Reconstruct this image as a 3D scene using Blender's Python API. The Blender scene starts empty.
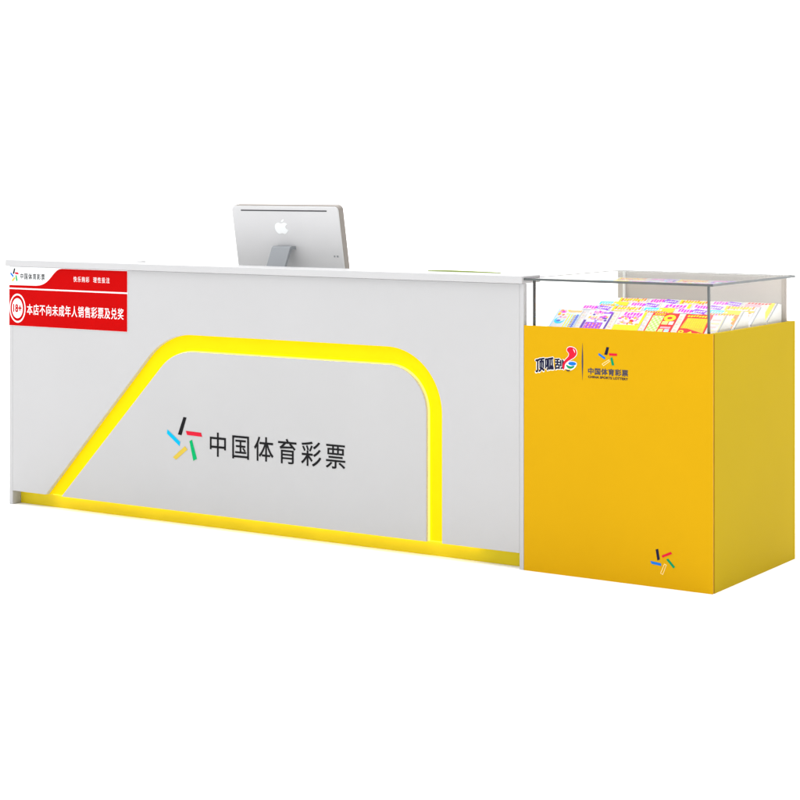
import bpy, bmesh, math, random
from mathutils import Vector, Matrix
random.seed(7)
sc = bpy.context.scene
col = sc.collection

# ------------------------------------------------------------------ materials
def lin(c):
    return tuple(((v/255)/12.92 if v <= 10 else ((v/255+.055)/1.055)**2.4) for v in c)

def mat(name, rgb, rough=.45, spec=.3, var=.03, nscale=6, bump=0, bscale=400, metal=0, emit=None, estr=0):
    """procedural painted / laminate surface: base colour with faint cloudy variation and fine grain"""
    m = bpy.data.materials.new(name); m.use_nodes = True
    nt = m.node_tree; b = nt.nodes['Principled BSDF']
    tc = nt.nodes.new('ShaderNodeTexCoord')
    n = nt.nodes.new('ShaderNodeTexNoise'); n.inputs['Scale'].default_value = nscale; n.inputs['Detail'].default_value = 4
    nt.links.new(tc.outputs['Object'], n.inputs['Vector'])
    r = nt.nodes.new('ShaderNodeMapRange')
    r.inputs['From Min'].default_value = .3; r.inputs['From Max'].default_value = .7
    r.inputs['To Min'].default_value = 1-var; r.inputs['To Max'].default_value = 1+var
    nt.links.new(n.outputs['Fac'], r.inputs['Value'])
    mx = nt.nodes.new('ShaderNodeVectorMath'); mx.operation = 'SCALE'
    mx.inputs[0].default_value = rgb[:3]
    nt.links.new(r.outputs['Result'], mx.inputs['Scale'])
    nt.links.new(mx.outputs['Vector'], b.inputs['Base Color'])
    b.inputs['Roughness'].default_value = rough
    b.inputs['Specular IOR Level'].default_value = spec
    b.inputs['Metallic'].default_value = metal
    if emit:
        b.inputs['Emission Color'].default_value = (*emit, 1); b.inputs['Emission Strength'].default_value = estr
    if bump:
        n2 = nt.nodes.new('ShaderNodeTexNoise'); n2.inputs['Scale'].default_value = bscale; n2.inputs['Detail'].default_value = 3
        nt.links.new(tc.outputs['Object'], n2.inputs['Vector'])
        bp = nt.nodes.new('ShaderNodeBump'); bp.inputs['Strength'].default_value = bump; bp.inputs['Distance'].default_value = .001
        nt.links.new(n2.outputs['Fac'], bp.inputs['Height']); nt.links.new(bp.outputs['Normal'], b.inputs['Normal'])
    return m

def glass_mat(name, tint, refl):
    m = bpy.data.materials.new(name); m.use_nodes = True
    nt = m.node_tree; nt.nodes.remove(nt.nodes['Principled BSDF'])
    out = nt.nodes['Material Output']
    t = nt.nodes.new('ShaderNodeBsdfTransparent'); t.inputs['Color'].default_value = (*tint, 1)
    g = nt.nodes.new('ShaderNodeBsdfGlossy'); g.inputs['Roughness'].default_value = .02
    lw = nt.nodes.new('ShaderNodeLayerWeight'); lw.inputs['Blend'].default_value = .25
    ml = nt.nodes.new('ShaderNodeMath'); ml.operation = 'MULTIPLY'; ml.inputs[1].default_value = refl
    nt.links.new(lw.outputs['Fresnel'], ml.inputs[0])
    mx = nt.nodes.new('ShaderNodeMixShader')
    nt.links.new(ml.outputs[0], mx.inputs['Fac'])
    nt.links.new(t.outputs[0], mx.inputs[1]); nt.links.new(g.outputs[0], mx.inputs[2])
    nt.links.new(mx.outputs[0], out.inputs['Surface'])
    return m

M = {}
M['floor'] = mat('white_sweep', (.96,.96,.96), 1, 0, .01, 2)
M['panel'] = mat('white_laminate', (.455,.455,.462), .42, .35, .012, 3, .05, 900)
M['panel_in'] = mat('white_laminate_inset', (.445,.445,.45), .42, .35, .012, 3, .05, 900)
M['top'] = mat('white_countertop', (.48,.48,.488), .3, .4, .01, 4)
M['wood'] = mat('white_board', (.80,.80,.79), .5, .3, .02, 5)
M['kick'] = mat('yellow_kick_paint', (.80,.63,.02), .5, .1, .05, 4, .08, 300)
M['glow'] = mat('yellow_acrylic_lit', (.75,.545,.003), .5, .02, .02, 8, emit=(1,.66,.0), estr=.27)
M['tape'] = mat('led_line_lit', (.8,.7,.1), .4, .1, .0, 8, emit=(1,.84,.03), estr=6.0)
M['led'] = mat('led_tape_lit', (.8,.7,.1), .4, .3, .0, 8, emit=(1,.8,.03), estr=3.0)
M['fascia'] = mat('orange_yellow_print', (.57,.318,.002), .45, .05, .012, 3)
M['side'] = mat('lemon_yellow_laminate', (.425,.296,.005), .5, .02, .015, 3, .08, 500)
M['gap'] = mat('brown_gap_shade', (.32,.15,.005), .6, .2, .15, 20)
M['black'] = mat('black_print', (.010,.010,.011), .6, .06, .05, 20)
M['navy'] = mat('navy_print', (.012,.013,.04), .6, .06, .05, 20)
M['grey_navy'] = mat('grey_navy_print', (.055,.055,.09), .6, .06, .05, 20)
M['red'] = mat('red_print', (.60,.012,.035), .5, .06, .03, 20)
M['sign_red'] = mat('red_sticker', (.46,.0003,.0006), .5, .03, .03, 12)
M['green'] = mat('green_print', (.0,.38,.12), .5, .06, .03, 20)
M['green_dark'] = mat('dark_green_print', (.0,.26,.10), .5, .06, .03, 20)
M['cyan'] = mat('cyan_print', (.0,.42,.68), .5, .06, .03, 20)
M['blue'] = mat('blue_print', (.01,.16,.60), .5, .06, .03, 20)
M['mustard'] = mat('yellow_print', (.60,.44,.06), .5, .06, .03, 20)
M['cream'] = mat('cream_print', (.85,.66,.30), .45, .3, .03, 20)
M['white'] = mat('white_print', (.82,.84,.85), .45, .3, .01, 20)
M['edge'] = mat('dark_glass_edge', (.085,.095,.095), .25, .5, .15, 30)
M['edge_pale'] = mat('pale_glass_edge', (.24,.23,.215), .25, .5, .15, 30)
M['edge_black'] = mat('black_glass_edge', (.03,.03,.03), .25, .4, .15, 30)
M['glass'] = glass_mat('clear_glass', (.985,.985,.98), .12)
M['lid'] = glass_mat('clear_glass_lid', (.97,.975,.97), .35)
def refr_mat():
    m = bpy.data.materials.new('glass_lid_surface'); m.use_nodes = True
    nt = m.node_tree; nt.nodes.remove(nt.nodes['Principled BSDF']); out = nt.nodes['Material Output']
    t = nt.nodes.new('ShaderNodeBsdfTransparent'); t.inputs['Color'].default_value = (.97,.975,.97,1)
    g = nt.nodes.new('ShaderNodeBsdfRefraction'); g.inputs['Roughness'].default_value = .0; g.inputs['IOR'].default_value = 1.02
    g.inputs['Color'].default_value = (.97,.975,.97,1)
    mx = nt.nodes.new('ShaderNodeMixShader'); mx.inputs['Fac'].default_value = .8
    nt.links.new(t.outputs[0], mx.inputs[1]); nt.links.new(g.outputs[0], mx.inputs[2]); nt.links.new(mx.outputs[0], out.inputs['Surface'])
    return m
M['lid_top'] = refr_mat()
M['back'] = mat('greige_board', (.52,.475,.44), .5, .3, .03, 5)
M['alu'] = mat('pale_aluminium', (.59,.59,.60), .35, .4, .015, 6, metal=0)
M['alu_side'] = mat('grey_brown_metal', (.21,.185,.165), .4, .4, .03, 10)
M['stand'] = mat('grey_aluminium', (.24,.255,.275), .35, .5, .04, 8)
M['slot'] = mat('dark_slot', (.05,.05,.055), .5, .3, .02, 10)
M['screen'] = mat('black_screen', (.01,.01,.012), .1, .5, .02, 10)
M['leaf'] = mat('pale_green_card', (.38,.48,.12), .5, .3, .04, 8)
M['card'] = mat('card_white', (.58,.58,.60), .4, .3, .03, 40)
M['sleeve'] = mat('pale_cream_sleeve', (.60,.54,.49), .3, .3, .1, 60)
M['sleeve_grey'] = mat('pale_grey_sleeve', (.52,.51,.53), .3, .3, .1, 60)
for n, c in dict(c_magenta=(.85,.02,.62), c_purple=(.30,.05,.75), c_violet=(.14,.05,.42), c_yellow=(.95,.78,.02), c_orange=(.95,.26,.02),
                 c_red=(.85,.03,.03), c_green=(.30,.75,.12), c_cyan=(.04,.62,.85), c_blue=(.08,.20,.72), c_pink=(.92,.40,.48),
                 c_grey=(.22,.24,.32), c_lime=(.62,.85,.25), c_sky=(.45,.68,.92), c_gold=(.90,.50,.03), c_pale_pink=(.72,.45,.42), c_pale_yellow=(.75,.62,.30)).items():
    M[n] = mat(n, tuple(v*.88 for v in c), .4, .08, .08, 90)

# ------------------------------------------------------------------ mesh helpers
def new_obj(name, bm, mats, parent=None, loc=None):
    me = bpy.data.meshes.new(name)
    bmesh.ops.recalc_face_normals(bm, faces=bm.faces[:]) if not bm.get('flat') else None
    bm = bm['bm'] if isinstance(bm, dict) else bm
    bm.to_mesh(me); bm.free()
    for m in (mats if isinstance(mats, (list, tuple)) else [mats]): me.materials.append(m)
    o = bpy.data.objects.new(name, me); col.objects.link(o)
    if parent: attach(o, parent)
    return o

def attach(o, parent):
    o.parent = parent
    o.matrix_parent_inverse = Matrix.Translation(-root_loc(parent))

def root_loc(o):
    v = Vector(o.location)
    p = o
    while p.parent: p = p.parent
    return Vector(p.location) if p is not o else v

def finish(name, bm, mats, parent=None, smooth=False, recalc=True):
    me = bpy.data.meshes.new(name)
    if recalc: bmesh.ops.recalc_face_normals(bm, faces=bm.faces[:])
    # geometry is written in world metres; shift into the frame of the top-level thing
    if parent is not None:
        off = root_loc(parent)
        for v in bm.verts: v.co -= off
    bm.to_mesh(me); bm.free()
    for m in (mats if isinstance(mats, (list, tuple)) else [mats]): me.materials.append(m)
    if smooth:
        for p in me.polygons: p.use_smooth = True
    o = bpy.data.objects.new(name, me); col.objects.link(o)
    if parent is not None: o.parent = parent
    return o

def thing(name, loc, label, cat, group=None):
    o = bpy.data.objects.new(name, None); o.empty_display_size = .05
    col.objects.link(o); o.location = loc
    o['label'] = label; o['category'] = cat
    if group: o['group'] = group
    return o

def box(bm, x0, x1, y0, y1, z0, z1, bev=0, mi=0):
    vs = [bm.verts.new((x, y, z)) for x in (x0, x1) for y in (y0, y1) for z in (z0, z1)]
    fs = []
    for idx in ((0,1,3,2), (4,6,7,5), (0,4,5,1), (2,3,7,6), (0,2,6,4), (1,5,7,3)):
        f = bm.faces.new([vs[i] for i in idx]); f.material_index = mi; fs.append(f)
    bmesh.ops.recalc_face_normals(bm, faces=fs)
    if bev:
        es = {e for f in fs for e in f.edges}
        bmesh.ops.bevel(bm, geom=list(es), offset=bev, segments=2, profile=.5, affect='EDGES')

def BM(): return bmesh.new()
def boxo(name, dims, m, parent, bev=0.001):
    bm = BM(); box(bm, *dims, bev=bev); return finish(name, bm, m, parent)

def prism(bm, pts, y0, y1, bev=0, mi=0):
    """polygon in the xz plane extruded from y0 (front) to y1"""
    a = [bm.verts.new((x, y0, z)) for x, z in pts]; b = [bm.verts.new((x, y1, z)) for x, z in pts]
    fr = bm.faces.new(a); bk = bm.faces.new(b[::-1]); n = len(pts); fs = [fr, bk]
    for i in range(n):
        fs.append(bm.faces.new((a[i], b[i], b[(i+1) % n], a[(i+1) % n])))
    for f in fs: f.material_index = mi
    bmesh.ops.recalc_face_normals(bm, faces=fs)
    if bev:
        bmesh.ops.bevel(bm, geom=list(fr.edges), offset=bev, segments=2, profile=.5, affect='EDGES')

def prism_x(bm, pts, x0, x1, bev=0, mi=0):
    """polygon in the yz plane extruded along x"""
    a = [bm.verts.new((x0, y, z)) for y, z in pts]; b = [bm.verts.new((x1, y, z)) for y, z in pts]
    fa = bm.faces.new(a); fb = bm.faces.new(b[::-1]); n = len(pts); fs = [fa, fb]
    for i in range(n):
        fs.append(bm.faces.new((a[i], b[i], b[(i+1) % n], a[(i+1) % n])))
    for f in fs: f.material_index = mi
    bmesh.ops.recalc_face_normals(bm, faces=fs)
    if bev:
        bmesh.ops.bevel(bm, geom=list({e for f in fs for e in f.edges}), offset=bev, segments=2, profile=.5, affect='EDGES')

def smooth_closed(pts, n=6):
    """Catmull-Rom through closed points"""
    out = []; N = len(pts)
    for i in range(N):
        p0, p1, p2, p3 = (Vector(pts[(i+k) % N]) for k in (-1, 0, 1, 2))
        for k in range(n):
            t = k/n
            out.append(tuple(.5*((2*p1)+(p2-p0)*t+(2*p0-5*p1+4*p2-p3)*t*t+(3*p1-p0-3*p2+p3)*t**3)))
    return out

def corner(pts_in, radii, n=14):
    """open polyline with rounded corners (tangent arcs)"""
    out = []
    for i, p in enumerate(pts_in):
        r = radii[i]
        if r == 0: out.append(tuple(p)); continue
        P = Vector(p); A = Vector(pts_in[i-1]) - P; B = Vector(pts_in[i+1]) - P
        a, b = A.normalized(), B.normalized()
        half = a.angle(b)/2; d = r/math.tan(half)
        c = P + (a+b).normalized()*(r/math.sin(half))
        s, e = P+a*d-c, P+b*d-c
        a0 = math.atan2(s.y, s.x); a1 = math.atan2(e.y, e.x)
        da = (a1-a0+math.pi) % (2*math.pi) - math.pi
        for k in range(n+1):
            t = a0+da*k/n; out.append((c.x+r*math.cos(t), c.y+r*math.sin(t)))
    return out

def ellipse(cx, cz, rx, rz, n=40, a0=0, a1=360):
    return [(cx+rx*math.cos(math.radians(a0+(a1-a0)*k/n)), cz+rz*math.sin(math.radians(a0+(a1-a0)*k/n))) for k in range(n if a1-a0 == 360 else n+1)]

def text(name, s, x0, x1, z0, z1, y, m, parent, bold=0, warp=None, per_char=True, thick=.0006, fill=.88):
    """lettering: characters fitted into the box x0..x1, z0..z1 on a plane facing -y"""
    bmt = BM()
    chars = list(s) if per_char else [s]
    n = len(chars); pitch = (x1-x0)/(n-1+fill) if per_char else (x1-x0)
    for i, ch in enumerate(chars):
        if ch == ' ': continue
        cu = bpy.data.curves.new('t', 'FONT'); cu.body = ch; cu.size = 1; cu.resolution_u = 4
        o = bpy.data.objects.new('t', cu); col.objects.link(o)
        bpy.context.view_layer.update()
        me = bpy.data.meshes.new_from_object(o.evaluated_get(bpy.context.evaluated_depsgraph_get()))
        bpy.data.objects.remove(o)
        xs = [v.co.x for v in me.vertices]; ys = [v.co.y for v in me.vertices]
        if not xs: continue
        cell = (x1-x0)/(n if per_char else max(1, len(s)))
        bb = bold*cell
        shifts = [(0, 0)] if bold == 0 else [(bb*math.cos(t*math.pi/ (4 if bold > .06 else 2)+.78), bb*math.sin(t*math.pi/(4 if bold > .06 else 2)+.78)) for t in range(8 if bold > .06 else 4)]+[(0, 0)]
        a, b, c, d = min(xs), max(xs), min(ys), max(ys)
        if per_char:
            # keep the glyph inside its em square (centred), uniform cell height
            cw = pitch*fill; gx = x0+i*pitch
            em = .92
            w = (b-a)/em*cw; left = gx+(cw-w)/2
            base = -.08 if ord(ch) > 255 else 0
            fx = lambda X: left+(X-a)/em*cw
            fz = lambda Y: z0+(Y-base)/em*(z1-z0)
        else:
            fx = lambda X: x0+(X-a)/(b-a)*(x1-x0)
            fz = lambda Y: z0+(Y-c)/(d-c)*(z1-z0)
        for si, (dx, dz) in enumerate(shifts):
            vs = []
            for v in me.vertices:
                X, Z = fx(v.co.x), fz(v.co.y)
                if warp: X, Z = warp(X, Z)
                vs.append(bmt.verts.new((X+dx, y+si*.00003, Z+dz)))
            for p in me.polygons:
                try: bmt.faces.new([vs[k] for k in p.vertices])
                except ValueError: pass
        bpy.data.meshes.remove(me)
    bmesh.ops.recalc_face_normals(bmt, faces=bmt.faces[:])
    r = bmesh.ops.extrude_face_region(bmt, geom=bmt.faces[:])
    for e in r['geom']:
        if isinstance(e, bmesh.types.BMVert): e.co.y += thick
    return finish(name, bmt, m, parent)

def shapes(name, items, parent, y, thick=.0006):
    """flat printed or cut-out shapes: items = [(points, material key, layer)]"""
    keys = []; bm = BM()
    for pts, k, layer in items:
        if k not in keys: keys.append(k)
        prism(bm, pts, y-layer*.0006, y-layer*.0006+thick, 0, keys.index(k))
    return finish(name, bm, [M[k] for k in keys], parent, recalc=False)

# ------------------------------------------------------------------ setting
bm = BM(); S = 150
f = bm.faces.new([bm.verts.new(v) for v in ((-S,-S,0), (S,-S,0), (S,S,0), (-S,S,0))])
fl = finish('floor', bm, M['floor']); fl['kind'] = 'structure'

# ------------------------------------------------------------------ the long counter
XL, XR, HP, ZU, ZT = -3.1415, -.7012, .0565, .981, 1.0075
ctr = thing('sales_counter', ((XL+XR)/2, .3, 0), 'long white shop counter with a glowing yellow trapezoid outline and yellow base', 'counter')
RD = .021           # depth of the light channel
outer = corner([(-2.9365, HP), (-2.3010+.0, .7395), (-1.0319, .7395), (-1.0319, HP)], [0, .30, .232, 0], 24)
inner = corner([(-2.8500, HP), (-2.3380+.078, .6745), (-1.0978, .6745), (-1.0978, HP)], [0, .215, .165, 0], 24)
xi0, xi1 = XL+.0193, XR-.0168
bm = BM()
prism(bm, [(xi0, HP)] + outer + [(xi1, HP), (xi1, ZU-.001), (xi0, ZU-.001)], .0, RD-.0005, .0012)
fp = finish('front_panel', bm, M['panel'], ctr)
bm = BM(); prism(bm, inner, .0, RD-.0005, .0012)
ip = finish('inset_panel', bm, M['panel_in'], ctr)
# lit acrylic floor of the channel, following the outline
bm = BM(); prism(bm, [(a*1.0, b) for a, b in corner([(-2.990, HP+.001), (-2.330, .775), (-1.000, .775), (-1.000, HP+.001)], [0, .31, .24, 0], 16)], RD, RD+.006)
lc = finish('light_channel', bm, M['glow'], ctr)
lc['label'] = 'glowing yellow channel round the middle panel'
def offset_line(pts, k):
    out = []
    for i in range(len(pts)):
        a = Vector(pts[max(i-1, 0)]); b = Vector(pts[min(i+1, len(pts)-1)]); t = (b-a).normalized()
        out.append((pts[i][0]-t.y*k, pts[i][1]+t.x*k))
    return out
l0 = offset_line(inner, .0005); l1 = offset_line(inner, .0030)
bm = BM(); prism(bm, l0+l1[::-1], .0172, .0204); lt = finish('led_tape', bm, M['tape'], ctr)
boxo('backing_board', (XL+.0195, XR-.045, RD+.0065, RD+.018, HP+.006, ZU-.002), M['wood'], ctr)
# sides
for x0, x1 in ((XL, XL+.019), (XR-.0165, XR)):
    bm = BM(); prism_x(bm, [(.0, 0), (.60, 0), (.60, .742), (.0222, .742), (.0222, ZU-.0005), (.0, ZU-.0005)], x0, x1, .0012)
    finish('side_panel', bm, M['panel'], ctr)
kb = boxo('kickboard', (XL+.0195, XR-.017, .047, .060, .0, HP+.004), M['kick'], ctr)
boxo('led_strip', (XL+.22, XR-.20, .028, .036, HP-.0015, HP+.0035), M['led'], ctr, .0005)
# raised ledge
bm = BM()
oy = -.0125
prism_pts = [(XL-.0125, oy), (XR-.0005, oy), (XR-.0005, .118), (-2.600, .118), (-2.600, .230), (XL-.0125, .230)]
a = [bm.verts.new((x, y, ZU)) for x, y in prism_pts]; b = [bm.verts.new((x, y, ZT)) for x, y in prism_pts]
fs = [bm.faces.new(a), bm.faces.new(b[::-1])]
for i in range(len(a)): fs.append(bm.faces.new((a[i], b[i], b[(i+1) % len(a)], a[(i+1) % len(a)])))
bmesh.ops.recalc_face_normals(bm, faces=fs)
bmesh.ops.bevel(bm, geom=bm.edges[:], offset=.003, segments=3, profile=.5, affect='EDGES')
tp = finish('countertop', bm, M['top'], ctr)
boxo('worktop', (XL+.0195, XR-.017, .041, .620, .742, .765), M['wood'], ctr, .0015)
boxo('ledge_support', (XL+.0195, -2.61, .120, .175, .7655, ZU-.0005), M['wood'], ctr)
for x in (-2.35, -1.55):
    boxo('divider', (x, x+.018, .062, .56, .0, .7415), M['wood'], ctr)

# lettering and emblem on the inset panel
EM = [([(-2.2102,.4214),(-2.1951,.4203),(-2.2198,.3506),(-2.2377,.3525)], 'black'),
      ([(-2.1978,.3692),(-2.1228,.3673),(-2.1173,.3518),(-2.1923,.3537)], 'red'),
      ([(-2.1800,.3303),(-2.1677,.3375),(-2.1431,.2654),(-2.1609,.2566)], 'green'),
      ([(-2.2626,.2623),(-2.2033,.3094),(-2.1896,.2978),(-2.2474,.2539)], 'mustard'),
      ([(-2.2904,.3679),(-2.2267,.3246),(-2.2294,.3074),(-2.2932,.3517)], 'cyan')]
shapes('emblem', [(p, k, 0) for p, k in EM], ip, -.0012)
text('lettering', '中国体育彩票', -2.0842, -1.4470, .2820, .3730, -.0012, M['black'], ip, .006, fill=.80)

# ------------------------------------------------------------------ notice sign
def fat(p, k):
    a, b, c, d = (Vector(v) for v in p)
    n = (b-a); m = (d-a)
    w = n if n.length < m.length else m
    w = w.normalized()*k
    return [tuple(a-w), tuple(b+w), tuple(c+w), tuple(d-w)] if n.length < m.length else [tuple(a-w), tuple(b-w), tuple(c+w), tuple(d+w)]
SY = -.0016
sg = thing('notice_sign', (-2.82, SY, .737), 'red and white age limit sticker under the left end of the white countertop', 'sign')
x0, x1 = -3.1400, -2.4937
shapes('backing', [([(x0,.7365),(x1,.7365),(x1,.9795),(x0,.9795)], 'white', 0)], sg, SY)
def bez(p0, p1, p2, p3, n=10):
    return [tuple((1-t)**3*Vector(p0)+3*(1-t)**2*t*Vector(p1)+3*(1-t)*t*t*Vector(p2)+t**3*Vector(p3)) for t in [k/n for k in range(n+1)]]
curve = bez((-2.846,.977), (-2.900,.975), (-2.905,.905), (-2.990,.9045))
shapes('red_band', [([(x0,.7375),(x1-.002,.7375),(x1-.002,.8868),(x0,.8868)], 'sign_red', 1),
                    ([(x0,.8928),(x1-.002,.8928),(x1-.002,.977)]+curve+[(x0,.9033)], 'sign_red', 1)], sg, SY)
sx = .046/.176; sz = .053/.167
shapes('emblem', [(fat([(-3.110+(x+2.205)*sx, .9455+(z-.338)*sz) for x, z in p], .0016), {'cyan':'blue'}.get(k, k), 1) for p, k in EM], sg, SY)
text('lettering', '中国体育彩票', -3.0785, -2.9400, .9285, .9535, SY-.0006, M['black'], sg, .014, fill=.82)
text('lettering', '快乐购彩', -2.7811, -2.6965, .9265, .9485, SY-.0012, M['white'], sg, .0, fill=.78)
text('lettering', '理性投注', -2.6745, -2.5882, .9265, .9485, SY-.0012, M['white'], sg, .0, fill=.78)
text('lettering', '本店不向未成年人销售彩票及兑奖', -3.0384, -2.5146, .7850, .8285, SY-.0012, M['white'], sg, .009, fill=.86)
cxb, czb = -3.0920, .8092
bd = shapes('age_badge', [(ellipse(cxb, czb, .0452, .0597), 'white', 2), (ellipse(cxb, czb, .0395, .0525), 'sign_red', 3), (ellipse(cxb, czb, .0306, .0410), 'white', 4)], sg, SY)
text('lettering', '18+', -3.1140, -3.0690, .7940, .8250, SY-.0030, M['sign_red'], bd, .09, per_char=False)

# ------------------------------------------------------------------ display cabinet
W, D, H1 = .700, .700, .839
cab = thing('display_cabinet', (-W/2, D/2, 0), 'yellow ticket display cabinet with a glass case on top and a dark edged glass lid', 'display cabinet')
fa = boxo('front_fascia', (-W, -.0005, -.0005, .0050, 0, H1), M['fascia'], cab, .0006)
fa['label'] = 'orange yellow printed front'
boxo('gap_shade', (-W+.003, -.0018, .0052, .0135, .001, H1-.001), M['gap'], cab, .0004)  # shadow gap between fascia and body, its shade painted as a dark brown strip
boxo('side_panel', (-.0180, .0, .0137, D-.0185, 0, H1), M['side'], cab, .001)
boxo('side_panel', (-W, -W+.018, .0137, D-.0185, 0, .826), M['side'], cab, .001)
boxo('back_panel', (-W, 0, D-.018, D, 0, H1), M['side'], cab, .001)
boxo('deck', (-W+.0185, -.0185, .0137, D-.0185, .800, .818), M['wood'], cab)
I = .022; GT = .008; GB, GTOP = .8185, .9925
gc = BM(); box(gc, -W+I+GT, -I-GT, I, I+GT, GB, GTOP); g1 = finish('glass_pane', gc, M['glass'], cab); g1['label'] = 'clear glass pane along the front'
gc = BM(); box(gc, -I-GT, -I, I+GT+.0005, D-I-GT, GB, GTOP); g2 = finish('glass_pane', gc, M['glass'], cab); g2['label'] = 'clear glass pane on the right side'
gc = BM(); box(gc, -W+I, -W+I+GT, I+GT+.0005, D-I-GT, GB, GTOP); g3 = finish('glass_pane', gc, M['glass'], cab); g3['label'] = 'clear glass pane on the left side'
for x in (-W+I, -I-GT):
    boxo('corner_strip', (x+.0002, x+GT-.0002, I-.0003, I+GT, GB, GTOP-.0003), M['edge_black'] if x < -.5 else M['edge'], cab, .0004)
# rear doors of the case
boxo('rear_door', (-W+I+.024, -I-.004, D-I-.012, D-I-.004, GB, GTOP), M['back'], cab, .0005)
boxo('door_frame', (-W+I+.0005, -W+I+.0225, D-I-.018, D-I-.006, GB, GTOP-.0003), M['back'], cab, .0005)
boxo('door_frame', (-W+I+.0230, -W+I+.0310, D-I-.022, D-I-.0125, GB, GTOP-.0003), M['wood'], cab, .0005)
boxo('door_frame', (-I-.0040, -I+.001, D-I-.010, D-I-.001, GB, GTOP-.0003), M['back'], cab, .0005)
# lid: clear sheet with ground dark edges
e = .0022
bm = BM(); box(bm, -W+.0013, -e, e, D-.0013, .9925, 1.0003)
for f in bm.faces: f.material_index = 1 if f.normal.z > .5 else 0
finish('glass_lid', bm, [M['lid'], M['lid_top']], cab)
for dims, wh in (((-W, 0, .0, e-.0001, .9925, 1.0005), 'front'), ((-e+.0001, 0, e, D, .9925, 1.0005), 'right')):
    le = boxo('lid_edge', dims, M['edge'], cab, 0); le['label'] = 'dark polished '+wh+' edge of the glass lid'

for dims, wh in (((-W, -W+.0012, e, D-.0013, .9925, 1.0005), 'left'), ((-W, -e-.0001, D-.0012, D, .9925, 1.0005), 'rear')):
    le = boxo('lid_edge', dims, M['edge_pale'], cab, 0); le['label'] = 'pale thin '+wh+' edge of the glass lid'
# printing on the fascia
PY = -.0012
q = dict(black=[(-.3837,.7795),(-.3740,.7787),(-.3807,.7530),(-.3919,.7538)], red=[(-.3747,.7593),(-.3443,.7595),(-.3443,.7515),(-.3732,.7514)],
         green=[(-.3695,.7436),(-.3621,.7473),(-.3547,.7204),(-.3636,.7186)], cream=[(-.4008,.7220),(-.3747,.7380),(-.3710,.7322),(-.3949,.7156)],
         blue=[(-.4121,.7581),(-.3874,.7440),(-.3904,.7372),(-.4143,.7513)])
def shrink(p, k):
    cx = sum(a for a, _ in p)/len(p); cz = sum(b for _, b in p)/len(p)
    out = []
    n = len(p)
    for i in range(n):
        P = Vector(p[i]); A = (Vector(p[i-1])-P).normalized(); B = (Vector(p[(i+1) % n])-P).normalized()
        out.append(tuple(P+(A+B)*k))
    return out
def star(q, name):
    it = []
    for k, p in q.items():
        if k == 'cream':
            it.append((shrink(p, -.0003), 'cream', 0)); it.append((shrink(p, .0019), 'fascia', 1))
        else:
            it.append((p, {'black':'navy','green':'green_dark'}.get(k, k), 0))
    return shapes(name, it, fa, PY)
star(q, 'emblem')
q2 = dict(black=[(-.2032,.1237),(-.1942,.1271),(-.1879,.0926),(-.1969,.0883)], red=[(-.1816,.1063),(-.1484,.1222),(-.1439,.1153),(-.1789,.0993)],
          green=[(-.1654,.0950),(-.1582,.0991),(-.1332,.0741),(-.1394,.0685)], cream=[(-.1861,.0477),(-.1717,.0804),(-.1636,.0772),(-.1771,.0438)],
          blue=[(-.2222,.0847),(-.2186,.0752),(-.1825,.0719),(-.1843,.0807)])
star(q2, 'emblem')
text('lettering', '中国体育彩票', -.4535, -.3040, .6852, .7068, PY, M['grey_navy'], fa, .03)
text('lettering', 'CHINA SPORTS LOTTERY', -.4522, -.3044, .6728, .6803, PY, M['navy'], fa, .05, per_char=False)
sp = [(-.4739,.7886), (-.4716,.745), (-.4712,.7265), (-.4716,.708), (-.4739,.6643), (-.4762,.708), (-.4766,.7265), (-.4762,.745)]
shapes('divider_line', [(sp, 'grey_navy', 0)], fa, PY)
def arc(X, Z):
    t = max(0, (X+.6531)/.1045)
    lo = .677+.021*t**.8; hi = .7275+.007*math.sin(t*math.pi)+.001*t
    s = (Z-.68)/.05
    return X, lo+(hi-lo)*s
text('lettering', '顶呱刮', -.6545, -.5450, .680, .730, PY, M['white'], fa, .08, arc)
text('lettering', '顶呱刮', -.6531, -.5470, .682, .729, PY-.0006, M['navy'], fa, .052, arc)
mk = [(-0.518, 0.7731), (-0.5008, 0.7672), (-0.4959, 0.7523), (-0.5035, 0.7401), (-0.518, 0.7309), (-0.5313, 0.7228), (-0.5394, 0.7146), (-0.5421, 0.7026), (-0.5451, 0.6947), (-0.5493, 0.7039), (-0.547, 0.7176), (-0.5386, 0.7288), (-0.5271, 0.7406), (-0.5248, 0.7508), (-0.5321, 0.7606), (-0.5294, 0.7691)]
mk = smooth_closed(mk, 5)
def grow(p, k):
    cx = sum(a for a, _ in p)/len(p); cz = sum(b for _, b in p)/len(p)
    return shrink(p, 0) if k == 0 else [(x+(nx)*k, z+(nz)*k) for (x, z), (nx, nz) in zip(p, normals(p))]
def normals(p):
    n = len(p); out = []
    area = sum(p[i][0]*p[(i+1) % n][1]-p[(i+1) % n][0]*p[i][1] for i in range(n))
    s = 1 if area > 0 else -1
    for i in range(n):
        t = Vector(p[(i+1) % n])-Vector(p[i-1]); t = t.normalized() if t.length else Vector((1, 0))
        out.append((t.y*s, -t.x*s))
    return out
lens = smooth_closed([(-.5390,.7130),(-.5250,.7235),(-.5080,.7262),(-.4950,.7195),(-.5000,.7060),(-.5150,.6950),(-.5300,.6925),(-.5400,.6990)], 5)
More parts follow.
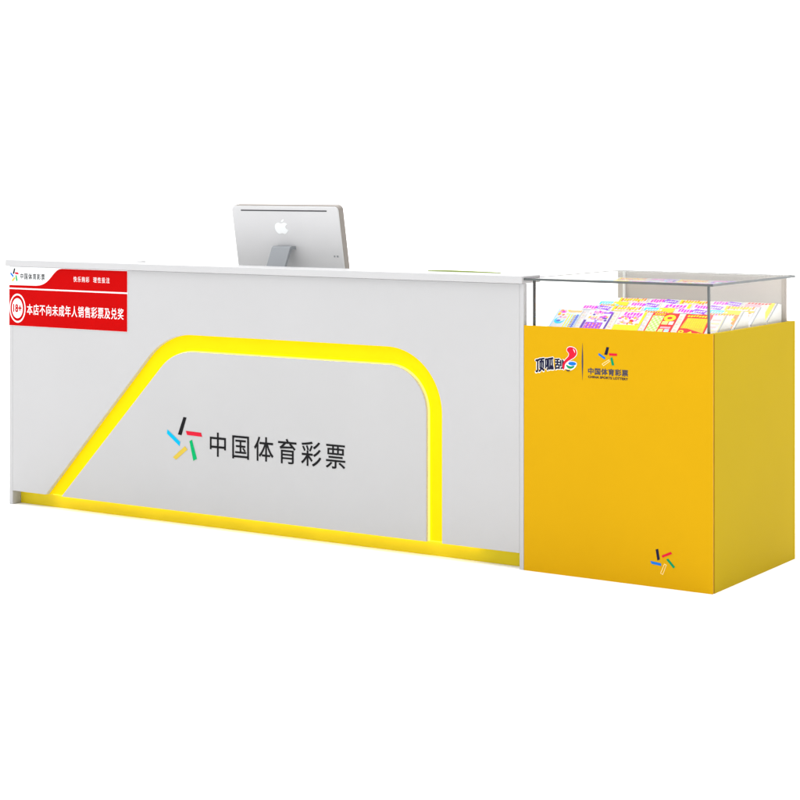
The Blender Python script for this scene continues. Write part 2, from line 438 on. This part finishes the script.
shapes('logo_mark', [(grow(mk, .0022), 'white', 0), (mk, 'red', 2), (lens, 'white', 1),
        (ellipse(-.5120, .7175, .0150, .0063), 'blue', 3),
        (smooth_closed([(-.5345,.7125),(-.5200,.7075),(-.5040,.7105),(-.5080,.7035),(-.5200,.7000),(-.5310,.7040)], 4), 'green_dark', 3),
        (smooth_closed([(-.5330,.6985),(-.5220,.7000),(-.5140,.7000),(-.5180,.6960),(-.5290,.6945)], 4), 'cream', 2),
        (smooth_closed([(-.5370,.6975),(-.5290,.6950),(-.5200,.6955),(-.5240,.6915),(-.5310,.6910)], 4), 'navy', 3),
        (smooth_closed([(-.5090,.7680),(-.5030,.7620),(-.5020,.7540),(-.5055,.7610)], 4), 'white', 3)], fa, PY)

# ------------------------------------------------------------------ rack inside the case
RX0, RX1 = -.6705, -.036
tiers = [(.105, .196, .820, .8850), (.250, .341, .833, .8915), (.395, .486, .839, .8965), (.540, .634, .844, .9015)]
rack = thing('card_rack', ((RX0+RX1)/2, .36, .8185), 'white stepped rack holding four rows of scratch cards inside the glass case', 'display rack')
for k, (ya, yb, za, zb) in enumerate(tiers):
    bm = BM(); prism_x(bm, [(ya, .8187), (yb+.030, .8187), (yb+.030, zb-.004), (yb, zb), (ya, za)], RX0, RX1, .0008)
    finish('tier', bm, M['wood'], rack)
def frame(k):
    ya, yb, za, zb = tiers[k]
    u = Vector((0, yb-ya, zb-za)); L = u.length; u.normalize()
    n = Vector((0, -u.z, u.y)); return Vector((0, ya, za)), u, n, L
def plate(bm, k, x0, x1, s0, s1, h0, h1, mi, poly=None):
    """thin slab lying on the incline of tier k; poly = points in (x, s)"""
    o, u, n, L = frame(k)
    pts = poly or [(x0, s0), (x1, s0), (x1, s1), (x0, s1)]
    a = [bm.verts.new(Vector((x, 0, 0))+o+u*s+n*h0) for x, s in pts]; b = [bm.verts.new(Vector((x, 0, 0))+o+u*s+n*h1) for x, s in pts]
    fs = [bm.faces.new(a), bm.faces.new(b[::-1])]
    for i in range(len(a)): fs.append(bm.faces.new((a[i], b[i], b[(i+1) % len(a)], a[(i+1) % len(a)])))
    for f in fs: f.material_index = mi
    bmesh.ops.recalc_face_normals(bm, faces=fs)
CW, PITCH, CX0 = .097, .1218, -.6690
def rowx(k):
    return (.097, .1218, -.6690) if k == 0 else (.1130, .1225, -.6560+.006*(k % 2))
for k in range(4):
    L = frame(k)[3]; CW, PITCH, CX0 = rowx(k)
    for c in range(5):
        xa = CX0+c*PITCH+CW+.002; xb = CX0+(c+1)*PITCH-.002
        if c == 4: xb = RX1-.0045
        if xb-xa < .003: continue
        bm = BM(); plate(bm, k, xa, xb, .004, L-.001, .0004, .0016, 0)
        rs = random.Random(100+k*7+c)
        if xb-xa < .016:
            pass
        elif c == 4:
            for i in range(5): plate(bm, k, xa+.004, xb-.006-rs.uniform(0, .01), .010+i*.018, .017+i*.018, .0016, .0019, 1+(i+k) % 2)
            plate(bm, k, xb-.004, xb, .004, L-.001, .0016, .0019, 2)
        else:
            for i in range(7): plate(bm, k, xa+.004, xb-.005-rs.uniform(0, .006), .010+i*.014, .014+i*.014, .0016, .0018, 1+(i+k+c) % 2)
        finish('sleeve_strip', bm, [M['sleeve'] if (c+k) % 2 else M['sleeve_grey'], M['c_pale_pink'], M['c_pale_yellow']], rack)

for k in range(4):
    bm = BM(); plate(bm, k, RX1-.004, RX1-.0005, -.001, frame(k)[3]-.001, .0004, .0030, 0)
    finish('end_trim', bm, M['stand'], rack)
def card_art(d, rnd):
    """returns shapes in card units: u 0..1 across, v 0..1 up, with material key and layer"""
    R = lambda u0, v0, u1, v1, k, l=1: ([(u0, v0), (u1, v0), (u1, v1), (u0, v1)], k, l)
    E = lambda u, v, r, s, k, l=2: ([(u+r*math.cos(t*math.pi/8), v+s*math.sin(t*math.pi/8)) for t in range(16)], k, l)
    def blobs(n, u0, v0, u1, v1, keys, r, l=3):
        return [E(rnd.uniform(u0, u1), rnd.uniform(v0, v1), r*rnd.uniform(.5, 1.3), r*rnd.uniform(.4, .9), rnd.choice(keys), l+i*.12) for i in range(n)]
    def word(u0, u1, v, h, k, n=6, l=4):
        out = []; w = (u1-u0)/n
        for i in range(n):
            dv = rnd.uniform(-.15, .15)*h; a = u0+i*w
            out.append(([(a+.1*w, v+dv), (a+.75*w, v+dv+rnd.uniform(-.1,.2)*h), (a+w*.95, v+h+dv), (a+.25*w, v+h*.85+dv)], k, l))
        return out
    o = []
    if d == 0:      # blue swirl, stripes
        o += [R(.0,.0,1,1,'card',0), R(.0,.0,.07,1,'c_sky'), R(.52,.02,.98,.76,'c_sky',1)]
        for i in range(4): o.append(R(.54+i*.11,.03,.59+i*.11,.74,'c_yellow' if i < 3 else 'c_blue',2))
        for i in range(9): o.append(R(.74,.05+i*.075,.97,.08+i*.075,'c_violet',3))
        o += [E(.28,.42,.20,.17,'c_cyan'), E(.31,.47,.15,.12,'card',3), E(.25,.40,.09,.05,'c_blue',4)]
        o += word(.45,.97,.84,.10,'c_gold',7) + [E(.28,.86,.09,.06,'c_magenta'), E(.14,.72,.06,.05,'c_orange')] + blobs(14,.08,.55,.48,.95,['c_pink','c_orange','c_sky','c_magenta','c_yellow'],.05)
    elif d == 1:    # purple
        o += [R(0,0,1,1,'card',0), R(0,0,.10,.5,'c_violet'), R(.93,0,1,.9,'c_violet'), R(.12,.02,.80,.40,'c_purple')]
        for i in range(5):
            for j in range(4): o.append(R(.15+i*.13,.05+j*.085,.22+i*.13,.10+j*.085,'c_orange' if (i+j)%2 else 'c_pink',2))
        o += [R(.62,.84,.96,.95,'c_purple',2)] + word(.22,.6,.84,.11,'c_magenta',5)
        o += word(.1,.9,.58,.12,'c_gold',6) + blobs(34,.1,.45,.9,.95,['c_magenta','c_purple','c_violet','card','c_pink'],.06)
    elif d == 2:    # magenta header yellow block
        o += [R(0,0,1,1,'card',0), R(.0,.0,1,.34,'c_yellow'), R(.90,.34,1,1,'c_yellow')]
        o += word(.14,.86,.80,.16,'c_magenta',6) + word(.1,.8,.70,.08,'c_magenta',7)
        o += blobs(34,.06,.38,.86,.72,['c_orange','c_red','card','c_magenta','c_pink','c_gold'],.055)
    elif d == 3:    # red with green lattice
        o += [R(0,0,1,1,'c_red',0), R(.05,.03,.47,.86,'c_lime')]
        for i in range(5):
            for j in range(9): o.append(E(.09+i*.085,.08+j*.09,.026,.030,'card' if (i+j)%2 else 'c_green',2))
        o += [E(.72,.76,.22,.16,'c_yellow'), E(.72,.76,.10,.06,'c_red',3), R(.52,.44,.74,.60,'c_lime',2), R(.78,.44,.95,.60,'card',2),
              R(.53,.05,.70,.22,'c_lime',2), R(.75,.05,.93,.22,'c_sky',2), R(.55,.25,.93,.34,'c_pink',2)]
        o += word(.08,.5,.90,.07,'c_yellow',5)
    elif d == 4:    # red with yellow dotted field
        o += [R(0,0,1,1,'c_red',0), ([(.04,.30),(.30,.30),(.96,.10),(.96,.10),(.90,.80),(.12,.80)], 'c_gold', 1)]
        for i in range(9):
            for j in range(7): o.append(E(.17+i*.085,.36+j*.065,.022,.020,'c_yellow',2))
        o += word(.08,.92,.86,.09,'c_yellow',8) + [E(.14,.14,.10,.07,'c_yellow'), E(.14,.14,.05,.03,'c_red',3), ([(.3,.03),(.6,.03),(.5,.18)],'c_yellow',2), E(.8,.07,.06,.03,'c_yellow')]
    elif d == 5:    # cyan yellow header
        o += [R(0,0,1,1,'card',0), R(.0,.80,.48,.98,'c_cyan'), ([(.40,.74),(1,.80),(1,1),(.5,1)], 'c_yellow', 2), R(.05,.1,.5,.7,'c_lime'), R(.86,.0,1,.8,'c_orange')]
        o += blobs(26,.08,.12,.9,.80,['c_cyan','c_orange','c_yellow','card','c_magenta'],.07) + word(.05,.85,.72,.11,'c_orange',9) + word(.05,.6,.84,.08,'card',6)
    elif d == 6:    # orange lettering on white
        o += [R(0,0,1,1,'card',0), R(0,.66,1,.76,'c_gold'), R(0,.0,.08,1,'c_yellow')]
        o += word(.06,.96,.80,.19,'c_orange',9) + word(.15,.85,.84,.10,'c_yellow',9,5) + blobs(24,.1,.1,.9,.72,['c_orange','c_pink','c_red','c_yellow','c_magenta'],.07)
    elif d == 7:    # magenta purple splash on white
        o += [R(0,0,1,1,'card',0), ([(.45,.84),(.95,.74),(1,.93),(.6,1)], 'c_purple', 2), R(.05,.68,.6,.74,'c_grey'), R(.9,.0,1,.74,'c_violet')]
        o += word(.05,.52,.80,.18,'c_magenta',5) + word(.55,.95,.82,.10,'card',5,5) + blobs(26,.08,.1,.9,.72,['c_magenta','c_purple','c_sky','c_pink','c_cyan'],.07)
    elif d == 8:    # pale cream card
        o += [R(0,0,1,1,'sleeve',0), R(.05,.70,.6,.9,'c_pink'), R(.85,0,1,1,'c_yellow')]
        o += word(.1,.9,.90,.08,'c_red',7) + [R(.1,.1+i*.08,.8,.13+i*.08,'c_gold',2) for i in range(6)]
    return o
LOOK = ['pale blue scratch card with yellow stripes', 'purple scratch card with orange chequered block',
        'magenta lettered scratch card with yellow lower block', 'red scratch card with green lattice and yellow ring',
        'red scratch card with dotted golden field', 'white scratch card with cyan and yellow header', 'white scratch card with orange heading letters',
        'white scratch card with magenta and purple splash', 'cream scratch card with red heading and yellow edge']
ROWS = ['front row', 'second row', 'third row', 'rearmost row']
COLS = ['leftmost of', 'second from left in', 'middle of', 'fourth from left in', 'rightmost of']
layout = [[0, 1, 2, 3, 4], [7, 6, 5, 7, 5], [5, 7, 2, 7, 6], [6, 7, 6, 7, 8]]
for k in range(4):
    o0, u, n, L = frame(k); CW, PITCH, CX0 = rowx(k)
    for c in range(5):
        d = layout[k][c]; rnd = random.Random(k*10+c)
        x0c = CX0+c*PITCH+rnd.uniform(-.001, .001)
        keys = []; bm = BM(); H = L-.004
        off = {0: (.0010, .0030)}
        for pts, key, layer in card_art(d, rnd):
            if key not in keys: keys.append(key)
            h0, h1 = (.0006, .0024) if layer == 0 else (.0024, .0024+.00010*layer)
            plate(bm, k, 0, 0, 0, 0, h0, h1, keys.index(key), [(x0c+min(max(uu, 0), 1)*CW, .003+min(max(vv, 0), 1)*H) for uu, vv in pts])
        base = Vector((x0c+CW/2, 0, 0))+o0+u*.003
        for v in bm.verts: v.co -= base
        co = finish('scratch_card', bm, [M[q_] for q_ in keys], recalc=False)
        co.location = base
        co['label'] = LOOK[d]+', '+COLS[c]+' '+ROWS[k]; co['category'] = 'scratch card'; co['group'] = 'scratch cards in the glass case'

# ------------------------------------------------------------------ desktop computer behind the ledge
pc = thing('desktop_computer', (-1.92, .27, .7655), 'silver all-in-one computer seen from behind above the white counter', 'computer')
up = Vector((0, -.188, .982)); nn = Vector((0, -.982, -.188)); ref = Vector((0, .300, 1.0))
def slab(bm, pts, d0, d1, bev=0, mi=0):
    """pts in (x, s) on the tilted back plane; d = distance towards the viewer's side"""
    a = [bm.verts.new(Vector((x, 0, 0))+ref+up*s+nn*d1) for x, s in pts]; b = [bm.verts.new(Vector((x, 0, 0))+ref+up*s+nn*d0) for x, s in pts]
    fr = bm.faces.new(a); fs = [fr, bm.faces.new(b[::-1])]
    for i in range(len(a)): fs.append(bm.faces.new((a[i], b[i], b[(i+1) % len(a)], a[(i+1) % len(a)])))
    for f in fs: f.material_index = mi
    bmesh.ops.recalc_face_normals(bm, faces=fs)
    if bev: bmesh.ops.bevel(bm, geom=list(fr.edges), offset=bev, segments=3, profile=.5, affect='EDGES')
def rrect(x0, x1, s0, s1, r, n=8):
    out = []
    for cx, cz, a in ((x1-r, s1-r, 0), (x0+r, s1-r, 90), (x0+r, s0+r, 180), (x1-r, s0+r, 270)):
        for k in range(n+1):
            t = math.radians(a+90*k/n); out.append((cx+r*math.cos(t), cz+r*math.sin(t)))
    return out
PX0, PX1, PS0, PS1 = -2.180, -1.662, -.125, .240
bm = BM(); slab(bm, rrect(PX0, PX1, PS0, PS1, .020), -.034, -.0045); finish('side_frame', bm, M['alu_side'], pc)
bm = BM(); slab(bm, rrect(PX0, PX1-.001, PS0, PS1-.002, .018), -.0044, .0, .0035); hs = finish('back_housing', bm, M['alu'], pc)
bm = BM(); slab(bm, rrect(PX0+.012, PX1-.012, PS0+.06, PS1-.012, .004), -.036, -.0342); finish('screen', bm, M['screen'], pc)
bm = BM(); slab(bm, rrect(-2.133, -1.716, .2185, .2235, .002), .0001, .0006); finish('disc_slot', bm, M['slot'], hs)
# fruit shaped emblem: body with a bite, and a leaf
def apple(cx, cs, w):
    right = [(0,.36),(.10,.40),(.24,.44),(.38,.39),(.46,.29),(.37,.21),(.31,.10),(.31,-.02),(.37,-.13),(.49,-.21),(.43,-.36),(.33,-.50),(.22,-.58),(.10,-.55),(.0,-.52)]
    left = [(-.10,-.55),(-.22,-.58),(-.34,-.49),(-.44,-.34),(-.50,-.15),(-.51,.05),(-.47,.23),(-.37,.37),(-.24,.43),(-.10,.40)]
    body = smooth_closed(right+left, 4)
    leaf = [(0.0,.47)]+bez((0.0,.47), (0,.60), (.10,.72), (.23,.76), 6)[1:]+bez((.23,.76), (.24,.62), (.14,.49), (0.0,.47), 6)[1:-1]
    return [[(cx+x*w, cs+z*w*.70) for x, z in p] for p in (body, leaf)]
bm = BM()
for p in apple(-1.9415, .154, .063): slab(bm, p, .0001, .0008)
finish('emblem', bm, M['white'], hs)
bm = BM(); slab(bm, rrect(-1.706, -1.699, .040, .047, .001), .0001, .0005); slab(bm, rrect(-1.692, -1.684, .040, .047, .001), .0001, .0005)
finish('port', bm, M['stand'], hs)
# stand: arm from the back, slab down and back, foot forward
yb0 = .262
bm = BM(); th = .013
outline = [(.298, 1.079), (.256, 1.079), (.247, 1.073), (.212, 1.0), (.115, .7775), (.115, .7660), (.36, .7660), (.36, .7755), (.132, .7755), (.226, 1.0), (.258, 1.066), (.300, 1.066)]
prism_x(bm, outline, -1.972, -1.883, .0012); finish('stand', bm, M['stand'], pc)

# green folder whose edge just shows over the ledge
gf = thing('folder', (-1.03, .155, .7655), 'pale green folder leaning behind the ledge, a thin sliver showing near the glass case', 'folder')
bm = BM()
pts = bez((-1.175, 1.0095), (-1.12, 1.0128), (-1.06, 1.0125), (-.875, 1.0095), 12)
prism(bm, [(-1.175, .7665), (-.875, .7665)]+pts[::-1], .130, .142, 0); finish('cover', bm, M['leaf'], gf)

# ------------------------------------------------------------------ camera
cam = bpy.data.cameras.new('camera'); co = bpy.data.objects.new('camera', cam); col.objects.link(co)
co.location = (2.5589, -5.7043, 1.3359)
co.rotation_euler = (math.pi/2, 0, math.radians(33.446))
cam.sensor_width = 36; cam.lens = 1914.37/800*36; cam.shift_y = -(400-180.085)/800
cam.clip_start = .1; cam.clip_end = 1000
sc.camera = co

# ------------------------------------------------------------------ light: white studio surround, brighter overhead and behind, dimmer on the camera's side
w = bpy.data.worlds.new('World'); sc.world = w; w.use_nodes = True
nt = w.node_tree; bg = nt.nodes['Background']
tc = nt.nodes.new('ShaderNodeTexCoord')
def dotn(v):
    d = nt.nodes.new('ShaderNodeVectorMath'); d.operation = 'DOT_PRODUCT'; d.inputs[1].default_value = v
    nt.links.new(tc.outputs['Generated'], d.inputs[0]); return d.outputs['Value']
def rng(src, a, b, c, d):
    r = nt.nodes.new('ShaderNodeMapRange'); r.interpolation_type = 'SMOOTHSTEP'
    for n_, v in zip(('From Min', 'From Max', 'To Min', 'To Max'), (a, b, c, d)): r.inputs[n_].default_value = v
    nt.links.new(src, r.inputs['Value']); return r.outputs['Result']
def add(a, b):
    m = nt.nodes.new('ShaderNodeMath'); nt.links.new(a, m.inputs[0]); nt.links.new(b, m.inputs[1]); return m.outputs[0]
side = rng(dotn((-.55, .83, 0)), -.1, .35, .23, 1.12)
left = rng(dotn((-1, -.25, 0)), .1, 1.0, 0, .55)
topl = rng(dotn((0, 0, 1)), .25, .95, 0, 2.5)
nt.links.new(add(add(side, topl), left), bg.inputs['Strength'])
bg.inputs['Color'].default_value = (1, 1, 1, 1)

sc.render.engine = 'CYCLES'
sc.cycles.use_denoising = True
sc.cycles.max_bounces = 10; sc.cycles.transparent_max_bounces = 16
sc.view_settings.view_transform = 'Standard'; sc.view_settings.look = 'None'
sc.view_settings.exposure = 0; sc.view_settings.gamma = 1
